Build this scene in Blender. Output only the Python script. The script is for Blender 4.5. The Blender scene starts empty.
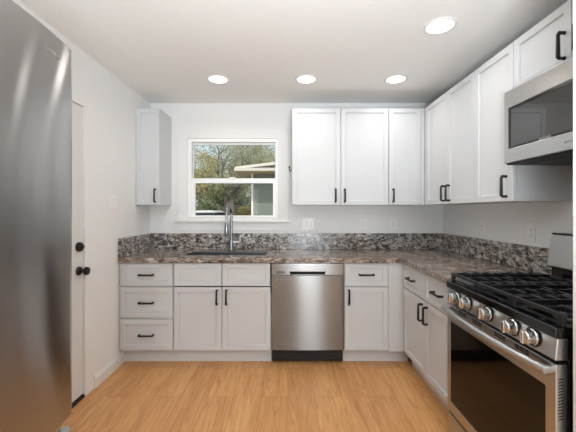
import bpy, bmesh, math, random
from mathutils import Vector, Matrix
random.seed(7)
scene = bpy.context.scene
C = scene.collection
PI = math.pi

# ------------------------------------------------------------------ camera, world, lights, exposure
CAM_H = 1.314
cd = bpy.data.cameras.new('camera'); cam = bpy.data.objects.new('camera', cd); C.objects.link(cam)
cam.location = (0, 0, CAM_H); cam.rotation_euler = (PI / 2, 0, 0)
cd.sensor_width = 36.0; cd.lens = 325.0 / 576.0 * 36.0; cd.shift_y = -5.0 / 576.0; cd.clip_start = 0.02
scene.camera = cam
scene.view_settings.view_transform = 'Standard'; scene.view_settings.look = 'None'
scene.view_settings.gamma = 1.0; scene.view_settings.use_curve_mapping = False
scene.view_settings.exposure = 0.2
scene.cycles.max_bounces = 10; scene.cycles.diffuse_bounces = 6; scene.cycles.glossy_bounces = 5
scene.cycles.transparent_max_bounces = 16
scene.cycles.sample_clamp_indirect = 4.0
scene.cycles.caustics_reflective = False; scene.cycles.caustics_refractive = False

w = bpy.data.worlds.new('world'); scene.world = w; w.use_nodes = True
wn = w.node_tree.nodes; wl = w.node_tree.links
sky = wn.new('ShaderNodeTexSky'); sky.sky_type = 'NISHITA'; sky.sun_disc = False
sky.sun_elevation = math.radians(42); sky.sun_rotation = math.radians(140); sky.dust_density = 3.0; sky.air_density = 1.0
haze = wn.new('ShaderNodeMix'); haze.data_type = 'RGBA'; haze.inputs[0].default_value = 0.6; haze.inputs[7].default_value = (3.4, 3.5, 3.6, 1)
wl.new(sky.outputs[0], haze.inputs[6]); wl.new(haze.outputs[2], wn['Background'].inputs[0]); wn['Background'].inputs[1].default_value = 0.22

def light(kind, name, loc, rot, energy, color=(1, 1, 1), **kw):
    l = bpy.data.lights.new(name, kind); l.energy = energy; l.color = color
    for k, v in kw.items(): setattr(l, k, v)
    o = bpy.data.objects.new(name, l); C.objects.link(o); o.location = loc; o.rotation_euler = rot
    return o
light('SUN', 'sun', (3, -3, 8), (math.radians(46), 0, math.radians(38)), 2.8, (1.0, 0.95, 0.88), angle=0.01)
# added fill lamp, unseen, standing in for daylight from the glazed opening behind
light('AREA', 'rear_fill', (0.62, -2.9, 1.25), (PI / 2, 0, 0), 46.0, (0.86, 0.94, 1.0), shape='RECTANGLE', size=0.9, size_y=2.0)

# unseen upward fill lamp, added to brighten ceiling and walls like a bounced flash
light('AREA', 'ceiling_fill', (0.2, -0.35, 1.15), (math.radians(180 - 20), 0, 0), 76.0, (0.84, 0.93, 1.0), shape='DISK', size=0.6, spread=math.radians(160))

# ------------------------------------------------------------------ materials
def lin(c):
    return tuple(((v / 255) / 12.92 if v / 255 <= 0.04045 else ((v / 255 + 0.055) / 1.055) ** 2.4) for v in c) + (1.0,)
def mat(name, rgb, rough=0.5, metal=0.0, spec=0.5, **kw):
    m = bpy.data.materials.new(name); m.use_nodes = True
    b = m.node_tree.nodes['Principled BSDF']
    b.inputs['Base Color'].default_value = lin(rgb); b.inputs['Roughness'].default_value = rough
    b.inputs['Metallic'].default_value = metal; b.inputs['Specular IOR Level'].default_value = spec
    for k, v in kw.items(): b.inputs[k].default_value = v
    return m
def nodes(m): return m.node_tree.nodes, m.node_tree.links, m.node_tree.nodes['Principled BSDF']
def nn(N, t, **kw):
    n = N.new(t)
    for k, v in kw.items():
        if k in n.inputs: n.inputs[k].default_value = v
        else: setattr(n, k, v)
    return n
def ramp(N, stops, interp='LINEAR'):
    r = N.new('ShaderNodeValToRGB'); r.color_ramp.interpolation = interp
    e = r.color_ramp.elements
    while len(e) < len(stops): e.new(0.5)
    for i, (p, c) in enumerate(stops): e[i].position = p; e[i].color = lin(c)
    return r
def coords(N, L, scale, rot=(0, 0, 0), kind='Object'):
    t = N.new('ShaderNodeTexCoord'); mp = N.new('ShaderNodeMapping')
    mp.inputs['Scale'].default_value = scale; mp.inputs['Rotation'].default_value = rot
    L.new(t.outputs[kind], mp.inputs[0]); return mp.outputs[0]
def mixc(N, L, fac, a, b, blend='MIX'):
    m = N.new('ShaderNodeMix'); m.data_type = 'RGBA'; m.blend_type = blend
    for v, i in ((fac, 0), (a, 6), (b, 7)):
        if hasattr(v, 'links'): L.new(v, m.inputs[i])
        else: m.inputs[i].default_value = v
    return m.outputs[2]

def plaster(name, rgb, bump=0.15, scale=90):
    m = mat(name, rgb, 0.75, spec=0.25); N, L, b = nodes(m)
    n = nn(N, 'ShaderNodeTexNoise', Scale=scale, Detail=4.0); L.new(coords(N, L, (1, 1, 1)), n.inputs[0])
    bp = nn(N, 'ShaderNodeBump', Strength=bump, Distance=0.004); L.new(n.outputs[0], bp.inputs['Height']); L.new(bp.outputs[0], b.inputs['Normal'])
    return m
M_WALL = plaster('wall_paint', (234, 234, 233), 0.12, 60)
M_CEIL = plaster('ceiling_paint', (236, 235, 232), 0.35, 45)
M_TRIM = mat('white_trim', (232, 231, 228), 0.35)
M_CAB = mat('white_cabinet_lacquer', (208, 210, 212), 0.42, spec=0.3)
M_DOOR = mat('white_door_paint', (222, 221, 218), 0.4)
M_VINYL = mat('white_vinyl', (248, 248, 247), 0.35)
M_BLACK = mat('black_metal', (9, 9, 9), 0.42, 0.0)
M_IRON = mat('cast_iron', (17, 18, 21), 0.42, 0.0)
M_ENAMEL = mat('black_enamel', (8, 8, 9), 0.16)
M_RUBBER = mat('black_plastic', (12, 12, 12), 0.5)
M_GAP = mat('dark_gap', (22, 21, 20), 0.8)
M_GLASS_BLACK = mat('black_oven_glass', (6, 4, 4), 0.05, spec=0.28)
M_MWGLASS = mat('smoky_microwave_glass', (50, 50, 50), 0.03, spec=0.9)
M_PLASTIC = mat('white_plastic', (240, 239, 236), 0.35)
M_CHROME = mat('chrome', (150, 154, 157), 0.27, 1.0)
M_SATIN = mat('satin_chrome', (240, 241, 242), 0.4, 0.6)
M_KNOB = mat('polished_steel', (200, 200, 200), 0.2, 1.0)
M_SINK = mat('sink_steel', (112, 116, 121), 0.42, 1.0)
M_BRASS = mat('burner_alloy', (150, 140, 125), 0.4, 1.0)
M_GREYTXT = mat('grey_print', (138, 136, 134), 0.4, 0.6)
M_SILVERTXT = mat('silver_print', (206, 206, 206), 0.3, 0.8)

def steel(name, rgb, rough=0.28, aniso=0.75, rotation=0.25, axis='Z', grain=(3, 3, 400)):
    m = mat(name, rgb, rough, 1.0); N, L, b = nodes(m)
    b.inputs['Anisotropic'].default_value = aniso; b.inputs['Anisotropic Rotation'].default_value = rotation
    t = N.new('ShaderNodeTangent'); t.direction_type = 'RADIAL'; t.axis = axis; L.new(t.outputs[0], b.inputs['Tangent'])
    n = nn(N, 'ShaderNodeTexNoise', Scale=1.0, Detail=3.0); L.new(coords(N, L, grain), n.inputs[0])
    mr = nn(N, 'ShaderNodeMapRange'); mr.inputs['To Min'].default_value = rough - 0.012; mr.inputs['To Max'].default_value = rough + 0.012
    L.new(n.outputs[0], mr.inputs[0]); L.new(mr.outputs[0], b.inputs['Roughness'])
    return m
M_FRIDGE = steel('brushed_fridge_steel', (170, 168, 167), 0.175, 1.0)
M_DISH = steel('brushed_dishwasher_steel', (134, 133, 132), 0.27, 0.97)
M_STEEL = mat('satin_steel', (186, 185, 184), 0.28, 1.0)

def granite(name, along=(1, 1, 1), rot=(0, 0, 0), warm=0.5, base=()):
    m = mat(name, (120, 112, 106), 0.16); N, L, b = nodes(m)
    v = coords(N, L, along, rot)
    n1 = nn(N, 'ShaderNodeTexNoise', Scale=26.0, Detail=9.0, Roughness=0.74, Distortion=1.1); L.new(v, n1.inputs[0])
    r1 = ramp(N, base or [(0.38, (22, 20, 20)), (0.455, (80, 73, 70)), (0.51, (140, 135, 132)), (0.56, (184, 180, 177)), (0.66, (222, 220, 217))])
    L.new(n1.outputs[0], r1.inputs[0])
    n2 = nn(N, 'ShaderNodeTexNoise', Scale=6.0, Detail=6.0, Roughness=0.65, Distortion=0.8); L.new(v, n2.inputs[0])
    r2 = ramp(N, [(0.42, (0, 0, 0)), (0.60, (255, 255, 255))]); L.new(n2.outputs[0], r2.inputs[0])
    sc = nn(N, 'ShaderNodeMath', operation='MULTIPLY'); sc.inputs[1].default_value = warm; L.new(r2.outputs[0], sc.inputs[0])
    c = mixc(N, L, sc.outputs[0], r1.outputs[0], mixc(N, L, 0.6, r1.outputs[0], lin((172, 138, 108))))
    v3 = coords(N, L, (1, 1, 1))
    n3 = nn(N, 'ShaderNodeTexNoise', Scale=70.0, Detail=3.0, Roughness=0.6); L.new(v3, n3.inputs[0])
    r3 = ramp(N, [(0.34, (46, 40, 38)), (0.42, (255, 255, 255))]); L.new(n3.outputs[0], r3.inputs[0])
    c = mixc(N, L, 0.8, c, r3.outputs[0], 'MULTIPLY')
    L.new(c, b.inputs['Base Color'])
    return m
M_GRANITE = granite('granite_worktop', (0.5, 1.7, 1.3), (0, 0, 0.35), 0.6, [(0.39, (30, 26, 25)), (0.465, (92, 83, 77)), (0.525, (146, 137, 130)), (0.585, (188, 182, 176)), (0.68, (224, 220, 216))])
M_SPLASH = granite('granite_splash', (0.75, 0.75, 1.25), (0.5, 0.6, 0), 0.22)

def oak():
    m = mat('oak_floor', (205, 150, 96), 0.33); N, L, b = nodes(m)
    t = N.new('ShaderNodeTexCoord'); mp = N.new('ShaderNodeMapping'); mp.inputs['Rotation'].default_value = (0, 0, PI / 2)
    L.new(t.outputs['Object'], mp.inputs[0])
    br = N.new('ShaderNodeTexBrick'); L.new(mp.outputs[0], br.inputs['Vector'])
    br.offset = 0.37; br.inputs['Scale'].default_value = 1.0; br.inputs['Brick Width'].default_value = 1.15; br.inputs['Row Height'].default_value = 0.19
    br.inputs['Mortar Size'].default_value = 0.0012; br.inputs['Mortar Smooth'].default_value = 0.3
    br.inputs['Color1'].default_value = (0, 0, 0, 1); br.inputs['Color2'].default_value = (1, 1, 1, 1); br.inputs['Mortar'].default_value = (0.5, 0.5, 0.5, 1)
    # each plank shifts its grain
    cmb = N.new('ShaderNodeCombineXYZ'); 
    ml = nn(N, 'ShaderNodeMath', operation='MULTIPLY'); ml.inputs[1].default_value = 37.0
    L.new(br.outputs['Color'], ml.inputs[0]); L.new(ml.outputs[0], cmb.inputs[1]); L.new(ml.outputs[0], cmb.inputs[0])
    add = nn(N, 'ShaderNodeVectorMath', operation='ADD'); L.new(t.outputs['Object'], add.inputs[0]); L.new(cmb.outputs[0], add.inputs[1])
    m2 = N.new('ShaderNodeMapping'); m2.inputs['Scale'].default_value = (16.0, 1.1, 1); L.new(add.outputs[0], m2.inputs[0])
    n1 = nn(N, 'ShaderNodeTexNoise', Scale=1.0, Detail=5.0, Roughness=0.6, Distortion=0.9); L.new(m2.outputs[0], n1.inputs[0])
    r1 = ramp(N, [(0.30, (204, 147, 90)), (0.45, (214, 159, 102)), (0.62, (221, 169, 112))]); L.new(n1.outputs[0], r1.inputs[0])
    m3 = N.new('ShaderNodeMapping'); m3.inputs['Scale'].default_value = (8.5, 0.6, 1); L.new(add.outputs[0], m3.inputs[0])
    n2 = nn(N, 'ShaderNodeTexNoise', Scale=1.0, Detail=2.0, Distortion=0.3); L.new(m3.outputs[0], n2.inputs[0])
    mu = nn(N, 'ShaderNodeMath', operation='MULTIPLY'); mu.inputs[1].default_value = 13.0; L.new(n2.outputs[0], mu.inputs[0])
    fr = nn(N, 'ShaderNodeMath', operation='PINGPONG'); fr.inputs[1].default_value = 0.5; L.new(mu.outputs[0], fr.inputs[0])
    rc = ramp(N, [(0.0, (214, 196, 178)), (0.10, (236, 226, 216)), (0.28, (255, 255, 255))]); L.new(fr.outputs[0], rc.inputs[0])
    c = mixc(N, L, 0.5, r1.outputs[0], rc.outputs[0], 'MULTIPLY')
    m4 = N.new('ShaderNodeMapping'); m4.inputs['Scale'].default_value = (190, 9, 1); L.new(add.outputs[0], m4.inputs[0])
    nf = nn(N, 'ShaderNodeTexNoise', Scale=1.0, Detail=3.0); L.new(m4.outputs[0], nf.inputs[0])
    rf = ramp(N, [(0.3, (232, 224, 214)), (0.6, (255, 255, 255))]); L.new(nf.outputs[0], rf.inputs[0])
    c = mixc(N, L, 0.6, c, rf.outputs[0], 'MULTIPLY')
    rt = ramp(N, [(0.0, (242, 236, 230)), (1.0, (255, 255, 255))]); L.new(br.outputs['Color'], rt.inputs[0])
    c = mixc(N, L, 1.0, c, rt.outputs[0], 'MULTIPLY')
    c = mixc(N, L, br.outputs['Fac'], c, lin((150, 98, 55)))
    L.new(c, b.inputs['Base Color'])
    return m
M_OAK = oak()

def glassmat():
    m = bpy.data.materials.new('window_glass'); m.use_nodes = True; N = m.node_tree.nodes; L = m.node_tree.links
    N.remove(N['Principled BSDF']); out = N['Material Output']
    tr = N.new('ShaderNodeBsdfTransparent'); tr.inputs[0].default_value = (0.95, 0.97, 0.96, 1)
    gl = N.new('ShaderNodeBsdfGlossy'); gl.inputs['Roughness'].default_value = 0.02
    fr = N.new('ShaderNodeFresnel'); fr.inputs[0].default_value = 1.35
    mx = N.new('ShaderNodeMixShader'); L.new(fr.outputs[0], mx.inputs[0]); L.new(tr.outputs[0], mx.inputs[1]); L.new(gl.outputs[0], mx.inputs[2]); L.new(mx.outputs[0], out.inputs[0])
    return m
M_GLASS = glassmat()
def emit(name, rgb, s):
    m = mat(name, rgb, 0.5); b = m.node_tree.nodes['Principled BSDF']
    b.inputs['Emission Color'].default_value = lin(rgb); b.inputs['Emission Strength'].default_value = s; return m
M_LENS = emit('lamp_lens', (255, 247, 236), 4.0)

# ------------------------------------------------------------------ mesh helpers
class MB:
    def __init__(s): s.bm = bmesh.new()
    def box(s, x0, x1, y0, y1, z0, z1):
        r = bmesh.ops.create_cube(s.bm, size=1.0)
        for v in r['verts']:
            v.co = Vector(((x0 + x1) / 2 + v.co.x * (x1 - x0), (y0 + y1) / 2 + v.co.y * (y1 - y0), (z0 + z1) / 2 + v.co.z * (z1 - z0)))
        return s
    def cells(s, us, vs, keep, t0, t1, axes='xyz'):
        """rectangles of a u-v grid, thickened from t0 to t1; axes names u, v, t"""
        idx = {'x': 0, 'y': 1, 'z': 2}; a = [idx[k] for k in axes]
        def P(u, v, t):
            p = [0, 0, 0]; p[a[0]] = u; p[a[1]] = v; p[a[2]] = t; return p
        K = {(i, j) for i in range(len(us) - 1) for j in range(len(vs) - 1) if keep(i, j)}
        V = {}
        def vert(i, j, k):
            if (i, j, k) not in V: V[(i, j, k)] = s.bm.verts.new(P(us[i], vs[j], (t0, t1)[k]))
            return V[(i, j, k)]
        for (i, j) in K:
            for k in (0, 1):
                q = [vert(i, j, k), vert(i + 1, j, k), vert(i + 1, j + 1, k), vert(i, j + 1, k)]
                s.bm.faces.new(q if k else q[::-1])
            for di, dj, e in ((-1, 0, ((i, j), (i, j + 1))), (1, 0, ((i + 1, j), (i + 1, j + 1))), (0, -1, ((i, j), (i + 1, j))), (0, 1, ((i, j + 1), (i + 1, j + 1)))):
                if (i + di, j + dj) not in K:
                    (p, q), (r, t) = e
                    s.bm.faces.new([vert(p, q, 0), vert(r, t, 0), vert(r, t, 1), vert(p, q, 1)])
        bmesh.ops.recalc_face_normals(s.bm, faces=s.bm.faces)
        return s
    def ring(s, u, v, hu, hv, t0, t1, axes='xyz'):
        return s.cells([u[0], hu[0], hu[1], u[1]], [v[0], hv[0], hv[1], v[1]], lambda i, j: not (i == 1 and j == 1), t0, t1, axes)
    def tube(s, pts, r, seg=10, caps=True):
        pts = [Vector(p) for p in pts]; n = len(pts); rs = r if isinstance(r, (list, tuple)) else [r] * n
        T = [(pts[min(i + 1, n - 1)] - pts[max(i - 1, 0)]).normalized() for i in range(n)]
        up = Vector((0, 0, 1)) if abs(T[0].z) < 0.9 else Vector((1, 0, 0))
        rings = []; nrm = (up - T[0] * up.dot(T[0])).normalized()
        for i in range(n):
            nrm = (nrm - T[i] * nrm.dot(T[i])).normalized(); bn = T[i].cross(nrm); k = 1.0
            if 0 < i < n - 1:
                a = (pts[i] - pts[i - 1]).normalized(); c = a.dot(T[i]); k = 1 / max(c, 0.5)
            rings.append([s.bm.verts.new(pts[i] + (nrm * math.cos(2 * PI * j / seg) + bn * math.sin(2 * PI * j / seg)) * rs[i] * (k if k < 1.3 else 1.2)) for j in range(seg)])
        for i in range(n - 1):
            for j in range(seg):
                s.bm.faces.new([rings[i][j], rings[i][(j + 1) % seg], rings[i + 1][(j + 1) % seg], rings[i + 1][j]])
        if caps: s.bm.faces.new(rings[0][::-1]); s.bm.faces.new(rings[-1])
        return s
    def lathe(s, prof, c=(0, 0, 0), axis='z', seg=24):
        """prof: (radius, height) pairs; closed at radius 0"""
        c = Vector(c); rings = []
        def P(r, h, a):
            u, v = r * math.cos(a), r * math.sin(a)
            return c + {'z': Vector((u, v, h)), 'x': Vector((h, u, v)), 'y': Vector((u, h, v))}[axis]
        for r, h in prof:
            rings.append([s.bm.verts.new(P(0, h, 0))] if r < 1e-6 else [s.bm.verts.new(P(r, h, 2 * PI * j / seg)) for j in range(seg)])
        for a, b in zip(rings, rings[1:]):
            for j in range(seg):
                k = (j + 1) % seg
                f = [a[0], b[k], b[j]] if len(a) == 1 else [a[j], a[k], b[0]] if len(b) == 1 else [a[j], a[k], b[k], b[j]]
                s.bm.faces.new(f)
        bmesh.ops.recalc_face_normals(s.bm, faces=s.bm.faces)
        return s
    def prism(s, prof, t0, t1, axes='xzy'):
        idx = {'x': 0, 'y': 1, 'z': 2}; a = [idx[k] for k in axes]
        def P(u, v, t):
            p = [0, 0, 0]; p[a[0]] = u; p[a[1]] = v; p[a[2]] = t; return p
        lo = [s.bm.verts.new(P(u, v, t0)) for u, v in prof]; hi = [s.bm.verts.new(P(u, v, t1)) for u, v in prof]
        n = len(prof)
        for i in range(n): s.bm.faces.new([lo[i], lo[(i + 1) % n], hi[(i + 1) % n], hi[i]])
        s.bm.faces.new(lo[::-1]); s.bm.faces.new(hi)
        bmesh.ops.recalc_face_normals(s.bm, faces=s.bm.faces)
        return s
    def build(s, name, material, parent=None, bevel=0.0, smooth=False, world=False, seg=2):
        if world and parent is not None:
            off = Vector(parent.location)
            for v in s.bm.verts: v.co -= off
        me = bpy.data.meshes.new(name); s.bm.to_mesh(me); s.bm.free()
        me.materials.append(material)
        if smooth: me.shade_smooth(); me.set_sharp_from_angle(angle=math.radians(35))
        o = bpy.data.objects.new(name, me); C.objects.link(o)
        if parent is not None: o.parent = parent
        if bevel:
            md = o.modifiers.new('bevel', 'BEVEL'); md.width = bevel; md.segments = seg; md.limit_method = 'ANGLE'; md.angle_limit = math.radians(40)
            if smooth: md.harden_normals = True
        return o

def tag(o, label=None, cat=None, group=None, kind=None):
    if label: o['label'] = label
    if cat: o['category'] = cat
    if group: o['group'] = group
    if kind: o['kind'] = kind
    return o
def thing(name, label, cat, loc=(0, 0, 0), rz=0, group=None):
    o = bpy.data.objects.new(name, None); C.objects.link(o); o.empty_display_size = 0.1
    o.location = loc; o.rotation_euler = (0, 0, rz)
    return tag(o, label, cat, group)
def struct(o): o['kind'] = 'structure'; return o
def sroot(name, loc=(0, 0, 0)):
    o = bpy.data.objects.new(name, None); C.objects.link(o); o.location = loc; o['kind'] = 'structure'; return o
def copy_tree(o, parent=None):
    c = o.copy(); C.objects.link(c); c.parent = parent if parent is not None else o.parent
    for ch in list(o.children): copy_tree(ch, c)
    return c
def lettering(text, size, material, parent, matrix, name='lettering', depth=0.0004):
    cu = bpy.data.curves.new(name, 'FONT'); cu.body = text; cu.size = size; cu.extrude = depth; cu.align_x = 'CENTER'; cu.align_y = 'CENTER'
    tmp = bpy.data.objects.new(name + '_tmp', cu); C.objects.link(tmp)
    dg = bpy.context.evaluated_depsgraph_get(); me = bpy.data.meshes.new_from_object(tmp.evaluated_get(dg))
    bpy.data.objects.remove(tmp); me.name = name; me.transform(matrix); me.materials.clear(); me.materials.append(material)
    o = bpy.data.objects.new(name, me); C.objects.link(o); o.parent = parent; return o

# ------------------------------------------------------------------ the room
XL, XR, YB, YR, ZC = -1.44, 1.625, 3.40, -3.0, 2.44
T = 0.14
WX0, WX1, WZ0, WZ1 = -1.05, -0.106, 1.245, 2.073      # kitchen window opening
struct(MB().box(XL - T, XR + T, YR - T, YB + T, -0.1, 0).build('floor', M_OAK))
struct(MB().box(XL - T, XR + T, YR - T, YB + T, ZC, ZC + 0.12).build('ceiling', M_CEIL))
struct(MB().ring((XL - T, XR + T), (0, ZC), (WX0, WX1), (WZ0, WZ1), YB, YB + T, 'xzy').build('wall_back', M_WALL))
DY0, DY1, DZ = 1.48, 2.296, 2.05
struct(MB().cells([YR, DY0, DY1, YB], [0, DZ, ZC], lambda i, j: not (i == 1 and j == 0), XL - T, XL, 'yzx').build('wall_left', M_WALL))
struct(MB().box(XR, XR + T, YR, YB, 0, ZC).build('wall_right', M_WALL))
struct(MB().box(0.949, XR, 1.0, 1.085, 0, ZC).build('wall_partition', M_WALL, bevel=0.004))
RX0, RX1, RZ1 = -1.1, 1.2, 2.1                           # glazed doorway behind the camera
struct(MB().cells([XL - T, RX0, RX1, XR + T], [0, RZ1, ZC], lambda i, j: not (i == 1 and j == 0), YR - T, YR, 'xzy').build('wall_front', M_WALL))
d2 = sroot('door_2', (0, YR, 0))
MB().cells([RX0, RX0 + 0.06, 0.02, 0.08, RX1 - 0.06, RX1], [0, 0.06, RZ1 - 0.06, RZ1], lambda i, j: not (j == 1 and i in (1, 3)), -0.10, -0.05, 'xzy').build('frame', M_VINYL, d2)
MB().box(RX0 + 0.06, 0.02, -0.078, -0.074, 0.06, RZ1 - 0.06).build('pane', M_GLASS, d2)
MB().box(0.08, RX1 - 0.06, -0.078, -0.074, 0.06, RZ1 - 0.06).build('pane', M_GLASS, d2)

# entrance door on the wall at left
d1 = sroot('door_1', (XL, DY0, 0))
def slab():
    mb = MB(); us = [DY0 + 0.004, DY0 + 0.12, DY0 + 0.345, DY0 + 0.465, DY0 + 0.69, DY1 - 0.004]; vs = [0.028, 0.25, 0.85, 0.98, 1.9, DZ - 0.004]
    mb.cells(us, vs, lambda i, j: True, XL - 0.047, XL - 0.007, 'yzx')
    bm = mb.bm; bm.faces.ensure_lookup_table()
    sel = []
    for f in bm.faces:
        c = f.calc_center_median()
        if f.normal.x > 0.9 and abs(c.x - (XL - 0.007)) < 1e-4:
            i = sum(c.y > u for u in us) - 1; j = sum(c.z > v for v in vs) - 1
            if i in (1, 3) and j in (1, 3): sel.append(f)
    bmesh.ops.inset_individual(bm, faces=sel, thickness=0.012, depth=-0.008)
    return mb
slab_o = slab().build('door_slab', M_DOOR, d1, world=True)
MB().box(XL - 0.12, XL + 0.004, DY0, DY1, 0.0, 0.02).build('threshold', M_GAP, d1, world=True)
JX = XL - 0.007
k = MB().lathe([(0, 0), (0.031, 0), (0.031, 0.008), (0.026, 0.014), (0.013, 0.016), (0.012, 0.035), (0.022, 0.04), (0.029, 0.052), (0.027, 0.066), (0.015, 0.073), (0, 0.074)], (JX, 2.245, 0.90), 'x').build('door_knob', M_BLACK, d1, smooth=True, world=True)
k = MB().lathe([(0, 0), (0.033, 0), (0.033, 0.012), (0.028, 0.022), (0, 0.023)], (JX, 2.243, 1.066), 'x').build('deadbolt', M_BLACK, d1, smooth=True, world=True)
MB().box(JX + 0.022, JX + 0.040, 2.231, 2.255, 1.062, 1.070).build('thumb_turn', M_BLACK, k, world=False)
bpy.data.objects['thumb_turn'].location = -d1.location
jm = sroot('trim_1', (XL, 0, 0))
MB().cells([DY0 - 0.105, DY0, DY1, DY1 + 0.105], [0.0, DZ, DZ + 0.105], lambda i, j: not (i == 1 and j == 0), XL + 0.0005, XL + 0.007, 'yzx').build('door_casing', M_WALL, jm, bevel=0.003, world=True)
struct(MB().prism([(XL + 0.0005, 0), (XL + 0.016, 0), (XL + 0.016, 0.07), (XL + 0.011, 0.085), (XL + 0.006, 0.10), (XL + 0.0005, 0.102)], DY1 + 0.107, 2.84, 'xzy').build('baseboard_left', M_TRIM))

# kitchen window
w1 = sroot('window_1', ((WX0 + WX1) / 2, YB, WZ0))
MB().ring((WX0 + 0.001, WX1 - 0.001), (WZ0 + 0.001, WZ1 - 0.001), (WX0 + 0.042, WX1 - 0.024), (WZ0 + 0.016, WZ1 - 0.038), YB - 0.004, YB + 0.085, 'xzy').build('window_frame', M_VINYL, w1, bevel=0.003, world=True)
su = MB().ring((WX0 + 0.043, WX1 - 0.025), (1.604, WZ1 - 0.039), (-1.001, -0.137), (1.66, 2.014), YB + 0.048, YB + 0.072, 'xzy').build('upper_sash', M_VINYL, w1, bevel=0.002, world=True)
MB().box(-1.0, -0.138, YB + 0.058, YB + 0.062, 1.661, 2.013).build('pane', M_GLASS, su).location = -Vector(w1.location)
sl = MB().ring((WX0 + 0.043, WX1 - 0.025), (WZ0 + 0.017, 1.655), (-0.975, -0.158), (1.268, 1.607), YB + 0.014, YB + 0.040, 'xzy').build('lower_sash', M_VINYL, w1, bevel=0.002, world=True)
MB().box(-0.974, -0.159, YB + 0.025, YB + 0.029, 1.269, 1.606).build('pane', M_GLASS, sl).location = -Vector(w1.location)
MB().box(-0.62, -0.55, YB + 0.0, YB + 0.014, 1.655, 1.668).build('sash_lock', M_VINYL, w1, bevel=0.002, world=True)
MB().cells([WX0 - 0.105, WX0, WX1, 0.004], [1.223, WZ1, WZ1 + 0.085], lambda i, j: not (i == 1 and j == 0), YB - 0.013, YB - 0.0005, 'xzy').build('window_casing', M_WALL, w1, bevel=0.002, world=True)
MB().box(WX0 - 0.125, 0.015, YB - 0.042, YB + 0.03, 1.196, 1.222).build('window_sill', M_TRIM, w1, bevel=0.004, world=True)
MB().box(WX0 - 0.105, 0.0, YB - 0.013, YB - 0.0005, 1.112, 1.195).build('apron', M_WALL, w1, bevel=0.002, world=True)

# ------------------------------------------------------------------ cabinets
def front_mesh(name, x0, x1, z0, z1, parent, rail=0.058):
    mb = MB(); mb.box(x0, x1, 0, 0.019, z0, z1); bm = mb.bm
    bm.faces.ensure_lookup_table(); bm.normal_update()
    f = [f for f in bm.faces if f.normal.y < -0.9]
    bmesh.ops.inset_individual(bm, faces=f, thickness=rail, depth=0.0)
    bmesh.ops.inset_individual(bm, faces=f, thickness=0.0015, depth=-0.012)
    return mb.build(name, M_CAB, parent, bevel=0.0016)
def pull(parent, x, z, vertical, L=0.118):
    h = L / 2; pts = [(-h, 0.0, 0), (-h, -0.026, 0), (-h + 0.006, -0.031, 0), (h - 0.006, -0.031, 0), (h, -0.026, 0), (h, 0.0, 0)]
    if vertical: pts = [(0, y, a) for a, y, _ in pts]
    mb = MB().tube(pts, 0.0074, 8)
    for sx in (-h, h):
        mb.lathe([(0, -0.004), (0.009, -0.004), (0.009, 0.0), (0, 0.0)], (0, 0, sx) if vertical else (sx, 0, 0), 'y', 12)
    o = mb.build('handle', M_BLACK, parent, smooth=False); o.location = (x, -0.0005, z); return o
def cabinet(name, label, cat, loc, rz, width, depth, z0, z1, fronts, toe=True, ctop=None, group=None, filler=(), toe_ext=0.0):
    t = thing(name, label, cat, loc, rz, group)
    MB().box(0.001, width - 0.001, 0.0205, depth, z0, ctop or z1).build('carcass', M_CAB, t)
    if toe: MB().box(0.001, width - 0.001 + toe_ext, 0.075, 0.095 if toe_ext else depth, 0.0, z0 - 0.001).build('toe_kick', M_CAB, t)
    if toe_ext: MB().box(0.001, width - 0.001, 0.096, depth, 0.0, z0 - 0.001).build('plinth', M_CAB, t)
    for (a, b) in filler: MB().box(a, b, 0.003, 0.02, z0, z1).build('filler_strip', M_CAB, t, bevel=0.001)
    for kind, x0, x1, a, b, hd in fronts:
        f = front_mesh(kind, x0, x1, a, b, t, 0.058)
        if hd: pull(f, *hd)
    return t
FY = 2.77     # face of the doors on the back run
FX = 0.98     # face of the doors on the right-hand run
g = 0.002
zd = [(0.675, 0.868), (0.404, 0.664), (0.128, 0.388)]
cabinet('drawer_cabinet', 'white base cabinet with three stacked drawers in the corner beside the entrance door wall', 'cabinet', (-1.437, FY, 0), 0, 0.456, 0.60, 0.114, 0.873,
        [('drawer_front', 0.004, 0.453, a, b, (0.23, (a + b) / 2, False)) for a, b in zd])
cabinet('sink_cabinet', 'white base cabinet under the sink with two doors and two false drawer fronts', 'cabinet', (-0.980, FY, 0), 0, 0.836, 0.60, 0.114, 0.873,
        [('false_drawer_front', 0.008, 0.413, 0.675, 0.868, None), ('false_drawer_front', 0.420, 0.828, 0.675, 0.868, None),
         ('door', 0.008, 0.413, 0.128, 0.664, (0.376, 0.58, True)), ('door', 0.420, 0.828, 0.128, 0.664, (0.457, 0.58, True))], ctop=0.62)
cabinet('narrow_base_cabinet', 'white base cabinet with one drawer over one door beside the dishwasher', 'cabinet', (0.480, FY, 0), 0, 0.498, 0.60, 0.114, 0.873,
        [('drawer_front', 0.004, 0.372, 0.675, 0.868, (0.186, 0.772, False)), ('door', 0.004, 0.372, 0.128, 0.664, (0.038, 0.58, True))], filler=[(0.376, 0.516)], toe_ext=0.074)
cabinet('range_side_cabinet', 'white base cabinet with two drawers over two doors, next to the gas range', 'cabinet', (FX, 2.766, 0), -PI / 2, 0.896, 0.62, 0.114, 0.873,
        [('drawer_front', 0.006, 0.437, 0.675, 0.868, (0.20, 0.772, False)), ('drawer_front', 0.442, 0.890, 0.675, 0.868, (0.652, 0.772, False)),
         ('door', 0.006, 0.437, 0.128, 0.664, (0.398, 0.575, True)), ('door', 0.442, 0.890, 0.128, 0.664, (0.482, 0.575, True))])
UZ0, UZ1, UY, UX = 1.372, 2.286, 3.07, 1.29
def uh(x): return (x, UZ0 + 0.087, True)
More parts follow.
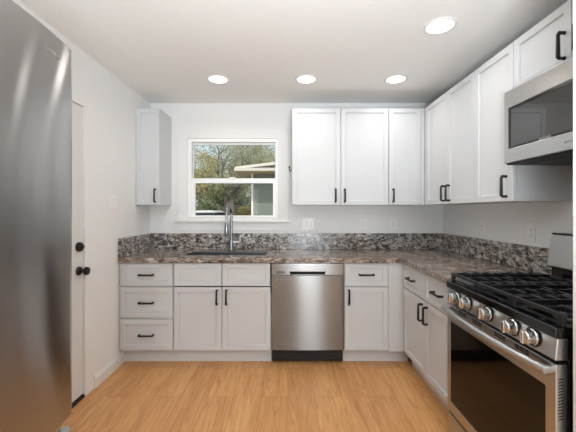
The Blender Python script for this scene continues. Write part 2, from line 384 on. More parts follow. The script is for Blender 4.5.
cabinet('wall_cabinet', 'narrow white single-door wall cabinet between the entrance door wall and the window', 'cabinet', (-1.438, UY, 0), 0, 0.222, 0.329, UZ0, UZ1,
        [('door', 0.002, 0.220, UZ0, UZ1 - 0.002, uh(0.186))], toe=False)
cabinet('wall_cabinet', 'wide white wall cabinet with two doors just beside the window and its small hook', 'cabinet', (0.038, UY, 0), 0, 0.913, 0.329, UZ0, UZ1,
        [('door', 0.002, 0.457, UZ0, UZ1 - 0.002, uh(0.410)), ('door', 0.464, 0.911, UZ0, UZ1 - 0.002, uh(0.497))], toe=False)
cabinet('wall_cabinet', 'white single-door wall cabinet on the window wall, tucked into the room corner', 'cabinet', (0.953, UY, 0), 0, 0.334, 0.329, UZ0, UZ1,
        [('door', 0.002, 0.302, UZ0, UZ1 - 0.002, uh(0.038))], toe=False, filler=[(0.306, 0.3385)])
cabinet('wall_cabinet', 'white wall cabinet on the range wall with two doors and handles side by side', 'cabinet', (UX, 3.066, 0), -PI / 2, 0.818, 0.333, UZ0, UZ1,
        [('door', 0.032, 0.427, UZ0, UZ1 - 0.002, uh(0.390)), ('door', 0.431, 0.816, UZ0, UZ1 - 0.002, uh(0.470))], toe=False, filler=[(-0.003, 0.029)])
cabinet('wall_cabinet', 'white single-door wall cabinet adjoining the microwave', 'cabinet', (UX, 2.246, 0), -PI / 2, 0.384, 0.333, UZ0, UZ1,
        [('door', 0.002, 0.382, UZ0, UZ1 - 0.002, uh(0.328))], toe=False)
cabinet('wall_cabinet', 'short white two-door wall cabinet directly above the microwave', 'cabinet', (UX, 1.860, 0), -PI / 2, 0.762, 0.333, 1.992, UZ1,
        [('door', 0.002, 0.379, 1.994, UZ1 - 0.002, (0.345, 2.085, True)), ('door', 0.383, 0.760, 1.994, UZ1 - 0.002, (0.43, 2.085, True))], toe=False)

# ------------------------------------------------------------------ worktop, splashback, sink, faucet
ct = thing('countertop', 'polished grey and brown granite worktop, L-shaped, with a low granite splashback', 'countertop', (0, 3.0, 0.875))
SX0, SX1, SY0, SY1 = -0.942, -0.200, 2.945, 3.225
MB().cells([-1.4375, SX0, SX1, FX - 0.026, XR - 0.002], [1.868, FY - 0.026, SY0, SY1, YB - 0.002],
           lambda i, j: (j == 0 and i == 3) or (j > 0 and not (j == 2 and i == 1)), 0.894, 0.914, 'xyz').build('slab', M_GRANITE, ct, bevel=0.002, world=True)
MB().cells([-1.4375, FX - 0.026, FX - 0.005, XR - 0.002], [1.868, 1.889, FY - 0.026, FY - 0.005], lambda i, j: j == 2 and i < 2 or j == 1 and i == 1 or j == 0 and i > 0,
           0.875, 0.8939, 'xyz').build('front_edge', M_GRANITE, ct, bevel=0.001, world=True)
SB = 1.082
MB().box(-1.4375, XR - 0.002, YB - 0.024, YB - 0.002, 0.9145, SB).build('backsplash', M_SPLASH, ct, bevel=0.002, world=True)
MB().box(-1.4375, -1.4155, FY - 0.024, YB - 0.0245, 0.9145, SB).build('backsplash', M_SPLASH, ct, bevel=0.002, world=True)
MB().box(XR - 0.024, XR - 0.002, 1.868, YB - 0.0245, 0.9145, SB).build('backsplash', M_SPLASH, ct, bevel=0.002, world=True)
sk = thing('sink', 'stainless steel single-bowl sink set into the granite below the window', 'sink', ((SX0 + SX1) / 2, (SY0 + SY1) / 2, 0.66))
mb = MB().ring((SX0 - 0.02, SX1 + 0.02), (SY0 - 0.02, SY1 + 0.02), (SX0 + 0.004, SX1 - 0.004), (SY0 + 0.004, SY1 - 0.004), 0.668, 0.8732, 'xyz')
mb.box(SX0 - 0.02, SX1 + 0.02, SY0 - 0.02, SY1 + 0.02, 0.66, 0.668)
mb.ring((SX0 + 0.0008, SX1 - 0.0008), (SY0 + 0.0008, SY1 - 0.0008), (SX0 + 0.004, SX1 - 0.004), (SY0 + 0.004, SY1 - 0.004), 0.873, 0.9125, 'xyz')
mb.build('basin', M_SINK, sk, world=True)
MB().lathe([(0, 0), (0.045, 0), (0.045, 0.003), (0.03, 0.004), (0, 0.001)], ((SX0 + SX1) / 2, 3.08, 0.6685)).build('drain', M_CHROME, sk, smooth=True, world=True)
FXX, FYY = -0.575, 3.295
fc = thing('faucet', 'tall chrome gooseneck faucet with pull-down spray head standing behind the sink', 'faucet', (FXX, FYY, 0.9145))
MB().lathe([(0, 0), (0.028, 0), (0.030, 0.006), (0.025, 0.012), (0.022, 0.03), (0.021, 0.10), (0.016, 0.108), (0, 0.108)]).build('base', M_CHROME, fc, smooth=True)
R = 0.095
pts = [(0, 0, 0.10), (0, 0, 0.355)] + [(-0.006 * (1 - math.cos(a)), -R + R * math.cos(a), 0.355 + R * math.sin(a)) for a in [PI * i / 14 for i in range(1, 15)]] + [(-0.012, -2 * R, 0.342)]
MB().tube(pts, 0.0135, 12).build('spout', M_CHROME, fc, smooth=True)
MB().lathe([(0, 0.345), (0.008, 0.345), (0.008, 0.292), (0.014, 0.285), (0.019, 0.25), (0.021, 0.19), (0.019, 0.176), (0, 0.174)], (-0.012, -2 * R, 0)).build('spray_head', M_CHROME, fc, smooth=True)
MB().tube([(0.017, 0, 0.084), (0.064, 0, 0.084), (0.084, -0.002, 0.087), (0.090, -0.004, 0.098), (0.092, -0.008, 0.160)], [0.010, 0.010, 0.010, 0.009, 0.007], 10).build('handle', M_SATIN, fc, smooth=True)

# ------------------------------------------------------------------ dishwasher
dw = thing('dishwasher', 'stainless steel dishwasher with pocket handle, built in between white base cabinets', 'dishwasher', (0.167, FY, 0))
W = 0.307
MB().box(-W, W, 0.03, 0.58, 0.125, 0.868).build('body', M_RUBBER, dw)
n = 16; prof = [(-W + 2 * W * i / n, -0.003 - 0.009 * (1 - ((2 * i / n) - 1) ** 2)) for i in range(n + 1)]
MB().prism(prof + [(W, 0.028), (-W, 0.028)], 0.13, 0.766, 'xyz').build('door', M_DISH, dw, bevel=0.002)
mb = MB().ring((-W, W), (0.769, 0.868), (-0.150, 0.150), (0.774, 0.812), -0.004, 0.028, 'xzy')
cp = mb.build('control_strip', M_DISH, dw, bevel=0.0015)
MB().box(-0.149, 0.149, 0.012, 0.027, 0.775, 0.811).build('pocket_recess', M_GAP, cp)
MB().prism([(-0.006, 0.800), (0.012, 0.806), (0.012, 0.811), (-0.006, 0.811)], -0.149, 0.149, 'yzx').build('pocket_handle', M_STEEL, cp)
mb = MB()
for z in (0.782, 0.793): mb.box(-0.266, -0.192, -0.0052, -0.003, z, z + 0.0055)
mb.build('vent_grille', M_GAP, cp)
mb = MB()
for i, (wd) in enumerate((.010, .012, .007, .012, .011, .008, .012)): 
    x = -0.035 + i * 0.018; mb.box(x, x + wd, -0.0046, -0.0042, 0.836, 0.841)
mb.build('control_marking', M_GREYTXT, cp)
for x in (-0.12, 0.12): MB().box(x, x + 0.012, -0.0046, -0.0042, 0.836, 0.841).build('button_marking', M_GREYTXT, cp)
MB().box(-W, W, 0.055, 0.07, 0.012, 0.122).build('toe_kick', M_RUBBER, dw)
for sx in (-0.26, 0.26): MB().lathe([(0, 0), (0.014, 0), (0.014, 0.008), (0.008, 0.01), (0.008, 0.125), (0, 0.125)], (sx, 0.10, 0)).build('foot', M_RUBBER, dw)

# ------------------------------------------------------------------ gas range
RY0, RY1 = 1.104, 1.864
rg = thing('gas_range', 'stainless steel gas range with black cast iron grates and five front knobs', 'stove', (1.25, (RY0 + RY1) / 2, 0))
MB().box(0.956, 1.60, RY0, RY1, 0.02, 0.876).build('body', M_ENAMEL, rg, bevel=0.003, world=True)
for x in (1.0, 1.55):
    for y in (RY0 + 0.05, RY1 - 0.05): MB().lathe([(0, 0), (0.018, 0), (0.018, 0.01), (0.01, 0.012), (0.01, 0.02), (0, 0.02)], (x, y, 0)).build('foot', M_RUBBER, rg, world=True)
DG0, DG1 = RY0 + 0.003, RY1 - 0.003
od = MB().ring((DG0, DG1), (0.188, 0.790), (DG0 + 0.046, DG1 - 0.034), (0.246, 0.697), 0.912, 0.953, 'yzx').build('oven_door', M_STEEL, rg, bevel=0.003, world=True)
OFF = -Vector(rg.location)
def sub(mb, name, m, parent, **kw):
    o = mb.build(name, m, parent, **kw); o.location = OFF; return o
sub(MB().box(0.914, 0.94, DG0 + 0.0465, DG1 - 0.0345, 0.2465, 0.6965), 'door_glass', M_GLASS_BLACK, od)
nb = 14; pts = [(0.913, DG1 - 0.03, 0.760), (0.893, DG1 - 0.028, 0.763), (0.878, DG1 - 0.018, 0.765)]
pts = [(0.913, DG1 - 0.020, 0.765), (0.888, DG1 - 0.014, 0.765)] + [(0.888 - 0.026 * math.sin(PI * i / nb), DG1 - 0.014 - (DG1 - DG0 - 0.028) * i / nb, 0.765) for i in range(1, nb)] + [(0.888, DG0 + 0.014, 0.765), (0.913, DG0 + 0.020, 0.765)]
sub(MB().tube(pts, 0.016, 12), 'handle', M_STEEL, od, smooth=True)
for yc in (1.70, 1.568, 1.40, 1.267):
    mb = MB()
    for z in (0.766, 0.777):
        for q in (-1, 0, 1): mb.box(0.9105, 0.9125, yc + q * 0.026 - 0.011, yc + q * 0.026 + 0.011, z, z + 0.006)
    sub(mb, 'vent_grille', M_GAP, od)
mb = MB()
for i in range(14): 
    z = 0.60 + i * 0.0105
    mb.prism([(0.921, z), (0.939, z + 0.004), (0.939, z + 0.008), (0.921, z + 0.004)], DG0 - 0.0006, DG0 + 0.001, 'xzy')
sub(mb, 'side_vent_grille', M_GAP, od)
MB().box(0.915, 0.953, DG0, DG1, 0.035, 0.176).build('storage_drawer', M_STEEL, rg, bevel=0.003, world=True)
cpl = MB().prism([(0.910, 0.803), (0.955, 0.803), (0.955, 0.878), (0.918, 0.878)], DG0, DG1, 'xzy').build('control_panel', M_STEEL, rg, bevel=0.003, world=True)
for i, y in enumerate((1.755, 1.652, 1.483, 1.316, 1.210)):
    kb = MB().lathe([(0, 0), (0.031, 0), (0.031, -0.004), (0.0275, -0.008), (0.026, -0.032), (0.022, -0.037), (0, -0.037)], (0, 0, 0), 'x', 24)
    kb = kb.build('knob', M_KNOB, cpl, smooth=False, bevel=0.0012); kb.location = Vector((0.9125, y, 0.845)) + OFF
    MB().box(-0.046, -0.034, -0.008, 0.008, -0.0245, 0.0245).build('grip', M_KNOB, kb, bevel=0.003)
    MB().lathe([(0, 0.001), (0.036, 0.001), (0.036, -0.003), (0.031, -0.0032), (0.031, -0.001), (0, -0.001)], (0, 0, 0), 'x', 24).build('bezel', M_ENAMEL, kb)
MB().cells([0.907, 0.925, 1.455, 1.50], [RY0, RY0 + 0.018, RY1 - 0.018, RY1], lambda i, j: True, 0.879, 0.917, 'xyz').build('cooktop', M_ENAMEL, rg, bevel=0.004, world=True)
bt = [(1.06, 1.74, 0.042), (1.33, 1.74, 0.034), (1.195, 1.484, 0.046), (1.06, 1.225, 0.038), (1.33, 1.225, 0.036)]
for x, y, r in bt:
    b_ = MB().lathe([(0, 0), (r + 0.012, 0), (r + 0.010, 0.008), (r, 0.010), (0, 0.010)]).build('burner', M_BRASS, rg, smooth=False); b_.location = Vector((x, y, 0.9175)) + OFF
    MB().lathe([(0, 0.0105), (r, 0.0105), (r, 0.016), (r - 0.004, 0.019), (0, 0.019)]).build('burner_cap', M_ENAMEL, b_)
def grate(w_, l_):
    mb = MB(); z0, z1 = 0.030, 0.044; t = 0.0075; hw = w_ / 2
    for x in (0, l_): mb.prism([(x - t, z0), (x + t, z0), (x + t, z1), (x - t, z1)], -hw, hw, 'xzy')
    for y in (-hw + t, hw - t): mb.prism([(y - t, z0), (y + t, z0), (y + t, z1), (y - t, z1)], t, l_ - t, 'yzx')
    for x in (0, l_):                                     # raised end walls standing on the hob
        for y in (-hw + 0.012, hw - 0.012): mb.box(x - t, x + t, y - 0.012, y + 0.012, 0.0, z0)
        mb.box(x - 0.004, x + 0.004, -hw + 0.02, hw - 0.02, 0.004, 0.012)
    mb.box(l_ / 2 - t, l_ / 2 + t, -hw + t, hw - t, z0, z1)
    for y in (-hw * 0.36, hw * 0.36): mb.box(t, l_ - t, y - 0.005, y + 0.005, z0 + 0.002, z1 + 0.006)
    for x in (l_ * 0.25, l_ * 0.75, l_ * 0.125, l_ * 0.375, l_ * 0.625, l_ * 0.875):
        for s in (-1, 1): mb.box(x - 0.0055, x + 0.0055, min(s * hw * 0.25, s * (hw - t)), max(s * hw * 0.25, s * (hw - t)), z0 + 0.003, z1 + 0.008)
    return mb
g0 = None
for y in (1.738, 1.484, 1.230):
    if g0 is None: g0 = grate(0.248, 0.50).build('grate', M_IRON, rg, bevel=0.002); q = g0
    else: q = g0.copy(); C.objects.link(q); q.parent = rg
    q.location = Vector((0.942, y, 0.9175)) + OFF
bg = MB().prism([(1.505, 0.88), (1.60, 0.88), (1.60, 1.002), (1.512, 1.002)], RY0, RY1, 'xzy').build('backguard', M_ENAMEL, rg, bevel=0.003, world=True)
sub(MB().prism([(1.484, 1.003), (1.60, 1.003), (1.60, 1.182), (1.512, 1.182)], RY0, RY1, 'xzy'), 'backguard_panel', M_STEEL, bg, bevel=0.004)
sub(MB().box(1.513, 1.60, RY0, RY1, 1.1825, 1.190), 'backguard_cap', M_ENAMEL, bg)

# ------------------------------------------------------------------ microwave
MY0, MY1 = 1.104, 1.858
mw = thing('microwave', 'stainless steel over-the-range microwave with smoky glass door, hung under a short cabinet', 'microwave', (1.42, (MY0 + MY1) / 2, 1.58))
OFFM = -Vector(mw.location)
MB().box(1.275, 1.615, MY0, MY1, 1.592, 1.985).build('body', M_RUBBER, mw, world=True)
PY = 1.27        # the door ends here, the control panel fills the rest
md = MB().ring((PY, MY1), (1.583, 1.985), (PY + 0.03, MY1 - 0.034), (1.661, 1.889), 1.235, 1.272, 'yzx').build('door', M_STEEL, mw, bevel=0.003, world=True)
def subm(mb, name, m, parent, **kw):
    o = mb.build(name, m, parent, **kw); o.location = OFFM; return o
subm(MB().ring((PY + 0.0305, MY1 - 0.0345), (1.6615, 1.8885), (PY + 0.045, MY1 - 0.047), (1.673, 1.877), 1.237, 1.26, 'yzx'), 'glass_border', M_ENAMEL, md)
subm(MB().box(1.239, 1.25, PY + 0.0455, MY1 - 0.0475, 1.6735, 1.8765), 'door_glass', M_MWGLASS, md)
pn = MB().box(1.235, 1.272, MY0, PY - 0.003, 1.583, 1.985).build('control_panel', M_ENAMEL, mw, bevel=0.002, world=True)
pts = [(1.234, PY + 0.016, 1.63), (1.205, PY + 0.016, 1.64), (1.198, PY + 0.016, 1.66), (1.198, PY + 0.016, 1.91), (1.205, PY + 0.016, 1.93), (1.234, PY + 0.016, 1.94)]
subm(MB().tube(pts, 0.009, 10), 'handle', M_STEEL, md, smooth=True)
MB().box(1.245, 1.60, MY0 + 0.005, MY1 - 0.005, 1.574, 1.5915).build('underside_panel', M_RUBBER, mw, bevel=0.004, world=True)
for y in (1.30, 1.66):
    mb = MB().box(1.33, 1.54, y - 0.13, y + 0.13, 1.570, 1.5735)
    for i in range(12): mb.box(1.335 + i * 0.017, 1.342 + i * 0.017, y - 0.125, y + 0.125, 1.567, 1.570)
    mb.build('filter_grille', M_SINK, mw, world=True)
rotx = Matrix.Rotation(PI / 2, 4, 'X'); facing_left = Matrix.Rotation(-PI / 2, 4, 'Z') @ rotx
lettering('SAMSUNG', 0.016, M_SILVERTXT, md, Matrix.Translation(Vector((1.2365, 1.565, 1.6665)) + OFFM) @ facing_left)
lettering('SAMSUNG', 0.012, M_GREYTXT, md, Matrix.Translation(Vector((1.2346, 1.425, 1.620)) + OFFM) @ facing_left, 'small_lettering')

# ------------------------------------------------------------------ refrigerator
QX, QY0, QY1 = -0.624, 0.035, 0.945
fr = thing('refrigerator', 'large stainless steel refrigerator with bowed doors over a bottom freezer drawer', 'refrigerator', (-1.05, (QY0 + QY1) / 2, 0))
OFFR = -Vector(fr.location)
MB().box(-1.41, QX - 0.085, QY0 + 0.004, QY1 - 0.004, 0.03, 1.765).build('cabinet_body', mat('grey_fridge_side', (120, 120, 121), 0.45, 0.3), fr, bevel=0.004, world=True)
def bow(y):
    q = (QY1 - QY0) / 4; t = (y - (QY0 + q)) / q if y < QY0 + 2 * q else (y - (QY1 - q)) / q
    return QX + 0.017 * (1 - t * t)
def panel(y0, y1, r0=True, r1=True):
    n = 72; P = []
    for i in range(n + 1):
        y = y0 + (y1 - y0) * i / n; x = bow(y)
        e = min(y - y0, y1 - y); rr = 0.012
        if e < rr: x -= rr - math.sqrt(max(rr * rr - (rr - e) ** 2, 0))
        P.append((x, y))
    return P + [(QX - 0.08, y1), (QX - 0.08, y0)]
YM = (QY0 + QY1) / 2
for (a, b) in ((QY0, YM - 0.002), (YM + 0.002, QY1)):
    fd = MB().prism(panel(a, b), 0.730, 1.780, 'xyz').build('door', M_FRIDGE, fr, world=True, smooth=True)
    ed = fd.modifiers.new('bevel', 'BEVEL'); ed.width = 0.004; ed.segments = 2; ed.limit_method = 'ANGLE'; ed.angle_limit = math.radians(50); ed.harden_normals = True
    s = 1 if a > YM - 0.1 else -1
    yh = YM + s * 0.045; xh = bow(yh)
    o = MB().tube([(xh - 0.004, yh, 0.86), (xh + 0.04, yh, 0.87), (xh + 0.045, yh, 0.90), (xh + 0.045, yh, 1.60), (xh + 0.04, yh, 1.63), (xh - 0.004, yh, 1.64)], 0.011, 10).build('handle', M_STEEL, fd, smooth=True); o.location = OFFR
fz = MB().prism(panel(QY0, QY1), 0.06, 0.672, 'xyz').build('freezer_drawer', M_FRIDGE, fr, world=True, smooth=True)
md_ = fz.modifiers.new('bevel', 'BEVEL'); md_.width = 0.004; md_.segments = 2; md_.limit_method = 'ANGLE'; md_.angle_limit = math.radians(50); md_.harden_normals = True
o = MB().prism([(x, y) for x, y in panel(QY0 + 0.02, QY1 - 0.002)][:-2] + [(QX - 0.03, QY1 - 0.002), (QX - 0.03, QY0 + 0.02)], 0.673, 0.690, 'xyz').build('grip_rail', M_STEEL, fz); o.location = OFFR
MB().box(QX - 0.079, QX - 0.035, QY0 + 0.003, QY1 - 0.003, 0.691, 0.720).build('recess', M_GAP, fr, world=True)
for y in (QY0 + 0.03, QY1 - 0.05):
    MB().box(QX - 0.14, QX - 0.02, y - 0.025, y + 0.025, 1.781, 1.793).build('hinge_cover', mat('grey_plastic', (196, 195, 193), 0.5), fr, bevel=0.004, world=True)
for x in (-1.36, -0.76):
    for y in (QY0 + 0.06, QY1 - 0.06): MB().lathe([(0, 0), (0.02, 0), (0.02, 0.03), (0, 0.03)], (x, y, 0)).build('foot', M_RUBBER, fr, world=True)
yb = 0.845; ang = math.atan2(bow(yb + 0.01) - bow(yb - 0.01), 0.02)
o = lettering('SAMSUNG', 0.0145, M_GREYTXT, bpy.data.objects['door.001'] if False else fd, Matrix.Translation(Vector((bow(yb) + 0.0004, yb, 1.726)) + OFFR) @ Matrix.Rotation(PI / 2 - ang, 4, 'Z') @ rotx)

# ------------------------------------------------------------------ outlets, switch, hook
def outlet(label, loc, rz, gang=1, switch=False):
    t = thing('light_switch' if switch else 'wall_outlet', label, 'light switch' if switch else 'outlet', loc, rz)
    hw = 0.035 if gang == 1 else 0.0585
    MB().box(-hw, hw, -0.007, -0.0005, -0.058, 0.058).build('cover_plate', M_PLASTIC, t, bevel=0.0025)
    for gx in ([0] if gang == 1 else [-0.023, 0.023]):
        if switch:
            MB().prism([(-0.0075, -0.034), (-0.009, 0), (-0.0125, 0.034), (-0.0065, 0.034), (-0.0065, -0.034)], gx - 0.0165, gx + 0.0165, 'yzx').build('rocker', M_PLASTIC, t, bevel=0.001)
        else:
            r = MB().box(gx - 0.0165, gx + 0.0165, -0.009, -0.006, -0.034, 0.034).build('receptacle', M_PLASTIC, t, bevel=0.001)
            mb = MB()
            for z in (-0.019, 0.015):
                for dx in (-0.0065, 0.0055): mb.box(gx + dx, gx + dx + 0.002, -0.0093, -0.0085, z, z + 0.008)
                mb.box(gx - 0.002, gx + 0.002, -0.0093, -0.0085, z - 0.007, z - 0.003)
            mb.build('slots', M_GAP, r)
    return t
ZO = 1.178
outlet('white double outlet plate above the splashback, nearest to the window', (0.213, YB, ZO), 0, 2)
outlet('white single outlet on the window wall, between the double outlet and another single', (0.785, YB, ZO), 0)
outlet('white single outlet on the window wall, nearest to the room corner', (1.095, YB, ZO), 0)
outlet('white outlet on the range wall, right by the room corner', (XR, 3.325, 1.175), -PI / 2)
outlet('white outlet midway along the range wall, between the corner and the range', (XR, 2.708, 1.172), -PI / 2)
outlet('white outlet on the range wall beside the stove backguard', (XR, 2.165, 1.170), -PI / 2)
outlet('white double rocker light switch on the wall beside the entrance door', (XL, 2.668, 1.385), PI / 2, 2, True)
hk = MB().tube([(0, -0.002, 0.016), (0, -0.004, -0.004), (0.003, -0.012, -0.014), (0.010, -0.018, -0.016), (0.016, -0.020, -0.009), (0.016, -0.020, -0.002)], 0.0028, 8)
hk.box(-0.006, 0.006, -0.003, -0.0005, 0.006, 0.020)
hk = tag(hk.build('wall_hook', M_BLACK), 'tiny black metal hook screwed to the wall beside the window', 'hook'); hk.location = (0.014, YB, 1.752); hk.scale = (1.25, 1.2, 1.5)

# ------------------------------------------------------------------ recessed ceiling lights
lamps = [(-0.597, 2.775, 'round recessed ceiling light closest to the narrow wall cabinet and the entrance side'),
         (0.154, 2.775, 'round recessed ceiling light in the middle of the row of three near the window wall'),
         (0.920, 2.775, 'round recessed ceiling light at the cabinet corner end of the row of three'),
         (0.925, 1.978, 'round recessed ceiling light on its own, closest to the microwave')]
lroot = None
for x, y, lab in lamps:
    if lroot is None:
        lroot = r = thing('ceiling_light', lab, 'ceiling light', (x, y, ZC), 0, 'recessed ceiling lights')
        MB().lathe([(0.076, -0.001), (0.096, -0.001), (0.096, -0.004), (0.090, -0.007), (0.078, -0.006), (0.076, -0.004), (0.076, -0.001)], seg=40).build('trim_ring', M_TRIM, r, smooth=True)
        MB().lathe([(0, -0.001), (0.0755, -0.001), (0.0755, -0.003), (0, -0.0035)], seg=40).build('lens', M_LENS, r, smooth=True)
    else:
        r = copy_tree(lroot); r.location = (x, y, ZC); r['label'] = lab
    light('AREA', 'lamp', (x, y, ZC - 0.012), (0, 0, 0), 1.8, (1.0, 0.97, 0.94), shape='DISK', size=0.14, spread=math.radians(150)).parent = None

# ------------------------------------------------------------------ garden outside the window
GZ = -0.15
def leafmat(name, a, b):
    m = mat(name, a, 0.6, spec=0.3); N, L, bs = nodes(m)
    n = nn(N, 'ShaderNodeTexNoise', Scale=3.0, Detail=3.0); L.new(coords(N, L, (1, 1, 1)), n.inputs[0])
    r = ramp(N, [(0.35, a), (0.65, b)]); L.new(n.outputs[0], r.inputs[0]); L.new(r.outputs[0], bs.inputs['Base Color']); return m
M_LEAF1 = leafmat('leaf_olive', (104, 112, 76), (158, 156, 112)); M_LEAF2 = leafmat('leaf_yellow', (160, 148, 92), (196, 182, 122)); M_LEAF3 = leafmat('leaf_deep', (74, 90, 62), (116, 124, 88))
M_BARK = leafmat('bark', (104, 98, 92), (142, 134, 126))
M_GRASS = leafmat('dry_lawn', (120, 124, 82), (160, 150, 112))
def siding():
    m = mat('grey_green_siding', (128, 136, 130), 0.7); N, L, b = nodes(m)
    wv = nn(N, 'ShaderNodeTexWave', Scale=1.0); wv.wave_profile = 'SAW'; wv.bands_direction = 'Z'; wv.inputs['Scale'].default_value = 1.6
    L.new(coords(N, L, (1, 1, 1)), wv.inputs[0]); bp = nn(N, 'ShaderNodeBump', Strength=0.8, Distance=0.02); L.new(wv.outputs[0], bp.inputs['Height']); L.new(bp.outputs[0], b.inputs['Normal'])
    return m
struct(MB().box(-30, 30, YB + T, 40, GZ - 0.2, GZ).build('ground', M_GRASS))
hs = thing('neighbor_house', 'neighboring house with grey green siding and pale eaves seen through the window', 'house', (1.0, 9.5, GZ))
MB().box(-0.86, 4.0, 8.0, 9.9, GZ, 2.26).build('wall', siding(), hs, world=True)
MB().box(-0.90, -0.855, 7.96, 8.04, GZ, 2.30).build('corner_board', M_VINYL, hs, world=True)
M_SOFFIT = mat('soffit', (200, 176, 156), 0.7); M_ROOF = mat('pale_roofing', (214, 206, 198), 0.8); M_FASCIA = mat('cream_fascia', (204, 198, 190), 0.6)
sl_ = 0.12
rf = MB().prism([(-1.22, 2.27), (-0.2, 2.27 + sl_ * 1.02), (4.0, 2.27 + sl_ * 5.22), (4.0, 2.33 + sl_ * 5.22), (-1.22, 2.33)], 7.45, 10.3, 'xzy').build('roof', M_ROOF, hs, world=True)
MB().prism([(-1.23, 2.23), (4.0, 2.24), (4.0, 2.31), (-1.23, 2.30)], 7.41, 7.448, 'xzy').build('fascia', M_FASCIA, hs, world=True)
MB().cells([-1.21, -0.861, 4.0], [7.45, 7.999, 10.25], lambda i, j: not (i == 1 and j == 1), 2.225, 2.262, 'xyz').build('soffit', M_SOFFIT, hs, world=True)
fe = thing('garden_fence', 'weathered grey board fence behind the shrubs in the yard', 'fence', (-4, 17.5, GZ))
mb = MB()
for i in range(60): mb.box(-10 + i * 0.16, -10 + i * 0.16 + 0.145, 17.48, 17.5, GZ, 1.55 + 0.02 * (i % 3))
mb.build('fence_planks', mat('weathered_wood', (128, 116, 104), 0.8), fe, world=True)
MB().box(-10, -0.4, 17.505, 17.55, 1.2, 1.3).build('rail', mat('weathered_rail', (110, 100, 90), 0.8), fe, world=True)

def leaves(mb, c, rad, n, size, shell=0.35):
    bm = mb.bm
    for _ in range(n):
        d = Vector((random.gauss(0, 1), random.gauss(0, 1), random.gauss(0, 1))).normalized() * (random.random() ** shell)
        p = Vector(c) + Vector((d.x * rad[0], d.y * rad[1], d.z * rad[2]))
        u = Vector((random.gauss(0, 1), random.gauss(0, 1), random.gauss(0, 0.6))).normalized(); v = u.orthogonal().normalized()
        s_ = size * random.uniform(0.6, 1.3)
        bm.faces.new([bm.verts.new(p - u * s_), bm.verts.new(p + v * s_ * 0.45), bm.verts.new(p + u * s_), bm.verts.new(p - v * s_ * 0.45)])
def tree(label, base, trunk_r, fork, spread, height, nbr, leaf_n, leaf_s, m_leaf, seed, group):
    random.seed(seed); t = thing('garden_tree', label, 'tree', base, 0, group)
    mb = MB(); tips = []
    mb.tube([(0, 0, -0.05), (0.03, 0, fork * 0.4), (-0.02, 0.02, fork * 0.8), (0, 0, fork * 1.06)], [trunk_r * 1.25, trunk_r, trunk_r * 0.9, trunk_r * 0.8], 10)
    def branch(p, d, L, r, lv):
        pts = [p]; q = p.copy(); dd = d.normalized(); rs = [r]
        for i in range(4):
            dd = (dd + Vector((random.gauss(0, .22), random.gauss(0, .22), random.gauss(0.02, .16)))).normalized(); q = q + dd * L / 4; pts.append(q.copy()); rs.append(r * (1 - 0.16 * (i + 1)))
        mb.tube(pts, rs, 6)
        tips.append(q)
        if lv > 0:
            for i in range(3):
                s_ = pts[random.choice([2, 3, 4])]
                nd = (dd + Vector((random.gauss(0, .8), random.gauss(0, .8), random.gauss(.15, .5)))).normalized()
                branch(s_, nd, L * 0.66, r * 0.5, lv - 1)
    for i in range(nbr + 3):
        a = 2 * PI * i / nbr + random.uniform(-.3, .3)
        branch(Vector((0, 0, fork * random.uniform(0.8, 1.03))), Vector((math.cos(a) * spread, math.sin(a) * spread, random.uniform(.5, 1.1))), height, trunk_r * 0.36, 2)
    mb.build('trunk', M_BARK, t)
    lf = MB()
    for q in tips: leaves(lf, q, (0.7, 0.7, 0.5), max(1, leaf_n // len(tips)), leaf_s, 0.5)
    lf.build('foliage', m_leaf, t)
    return t
tree('broad olive-leaved tree with a thick dark trunk just outside the window', (-2.6, 14.4, GZ), 0.25, 2.0, 1.0, 2.0, 6, 26000, 0.034, M_LEAF1, 3, None)
tree('yellowish tree standing behind the thick-trunked tree', (-6.3, 24.2, GZ), 0.2, 2.0, 0.9, 2.4, 7, 14000, 0.09, M_LEAF2, 11, None)
tree('deep green tree standing behind the neighboring house eaves', (-1.2, 36.0, GZ), 0.3, 2.6, 0.9, 3.4, 7, 14000, 0.12, M_LEAF3, 5, None)
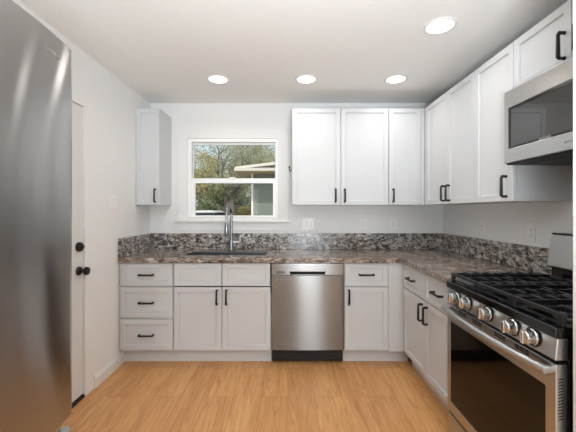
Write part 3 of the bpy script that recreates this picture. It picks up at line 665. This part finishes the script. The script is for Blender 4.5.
for lab, c, rad, n_, sz, m_ in (('dark green shrub between the white car and the tree trunk', (-2.65, 10.6), (0.55, 0.6, 0.95), 5000, 0.05, M_LEAF3),
                         ('yellow-green shrub growing between the tree trunk and the house', (-1.40, 10.9), (0.45, 0.5, 0.85), 3600, 0.05, M_LEAF2),
                         ('tall deep green bush filling the gap under the crown, beyond the fence', (-3.5, 19.0), (1.8, 1.0, 1.6), 9000, 0.07, M_LEAF3),
                         ('tall olive bush beyond the fence, next to the siding of the house', (-0.85, 20.5), (1.1, 0.9, 1.8), 7000, 0.07, M_LEAF1),
                         ('tall yellowish bush beyond the fence at the window edge', (-6.9, 19.2), (0.85, 0.8, 1.6), 7000, 0.07, M_LEAF2),
                         ('olive shrub behind the hood of the white car', (-3.85, 10.6), (0.58, 0.6, 1.0), 3600, 0.05, M_LEAF1)):
    random.seed(n_ + int(c[0] * 10)); t = thing('garden_shrub', lab, 'shrub', (c[0], c[1], GZ))
    lf = MB(); leaves(lf, (0, 0, rad[2]), rad, n_, sz, 0.4); lf.build('foliage', m_, t)
    mb = MB()
    for i in range(5):
        a = i * 1.256; mb.tube([(0.05 * math.cos(a), 0.05 * math.sin(a), -0.02), (rad[0] * .3 * math.cos(a), rad[1] * .3 * math.sin(a), rad[2] * .7), (rad[0] * .5 * math.cos(a), rad[1] * .5 * math.sin(a), rad[2] * 1.3)], [0.03, 0.02, 0.008], 6)
    mb.build('stem', M_BARK, t)
car = thing('car', 'white car parked outside, its roof showing above the window sill', 'car', (-3.2, 9.05, GZ), PI)
M_CARP = mat('white_car_paint', (222, 224, 226), 0.2); M_CARG = mat('car_glass', (40, 46, 50), 0.08)
MB().prism([(-2.1, 0.25), (2.1, 0.25), (2.15, 0.62), (1.95, 0.82), (1.0, 0.92), (-1.9, 0.95), (-2.15, 0.75)], -0.85, 0.85, 'xzy').build('body', M_CARP, car, bevel=0.08, seg=3)
MB().prism([(0.95, 0.92), (0.35, 1.40), (-1.3, 1.42), (-1.9, 0.95)], -0.72, 0.72, 'xzy').build('window_band', M_CARG, car, bevel=0.05)
MB().prism([(0.42, 1.395), (0.3, 1.46), (-1.2, 1.48), (-1.4, 1.41)], -0.70, 0.70, 'xzy').build('roof_panel', M_CARP, car, bevel=0.03)
for x in (-1.3, 1.3):
    for y in (-0.8, 0.8):
        MB().lathe([(0, -0.1), (0.31, -0.1), (0.33, -0.06), (0.33, 0.06), (0.31, 0.1), (0, 0.1)], (x, y, 0.33), 'y').build('wheel', M_RUBBER, car)
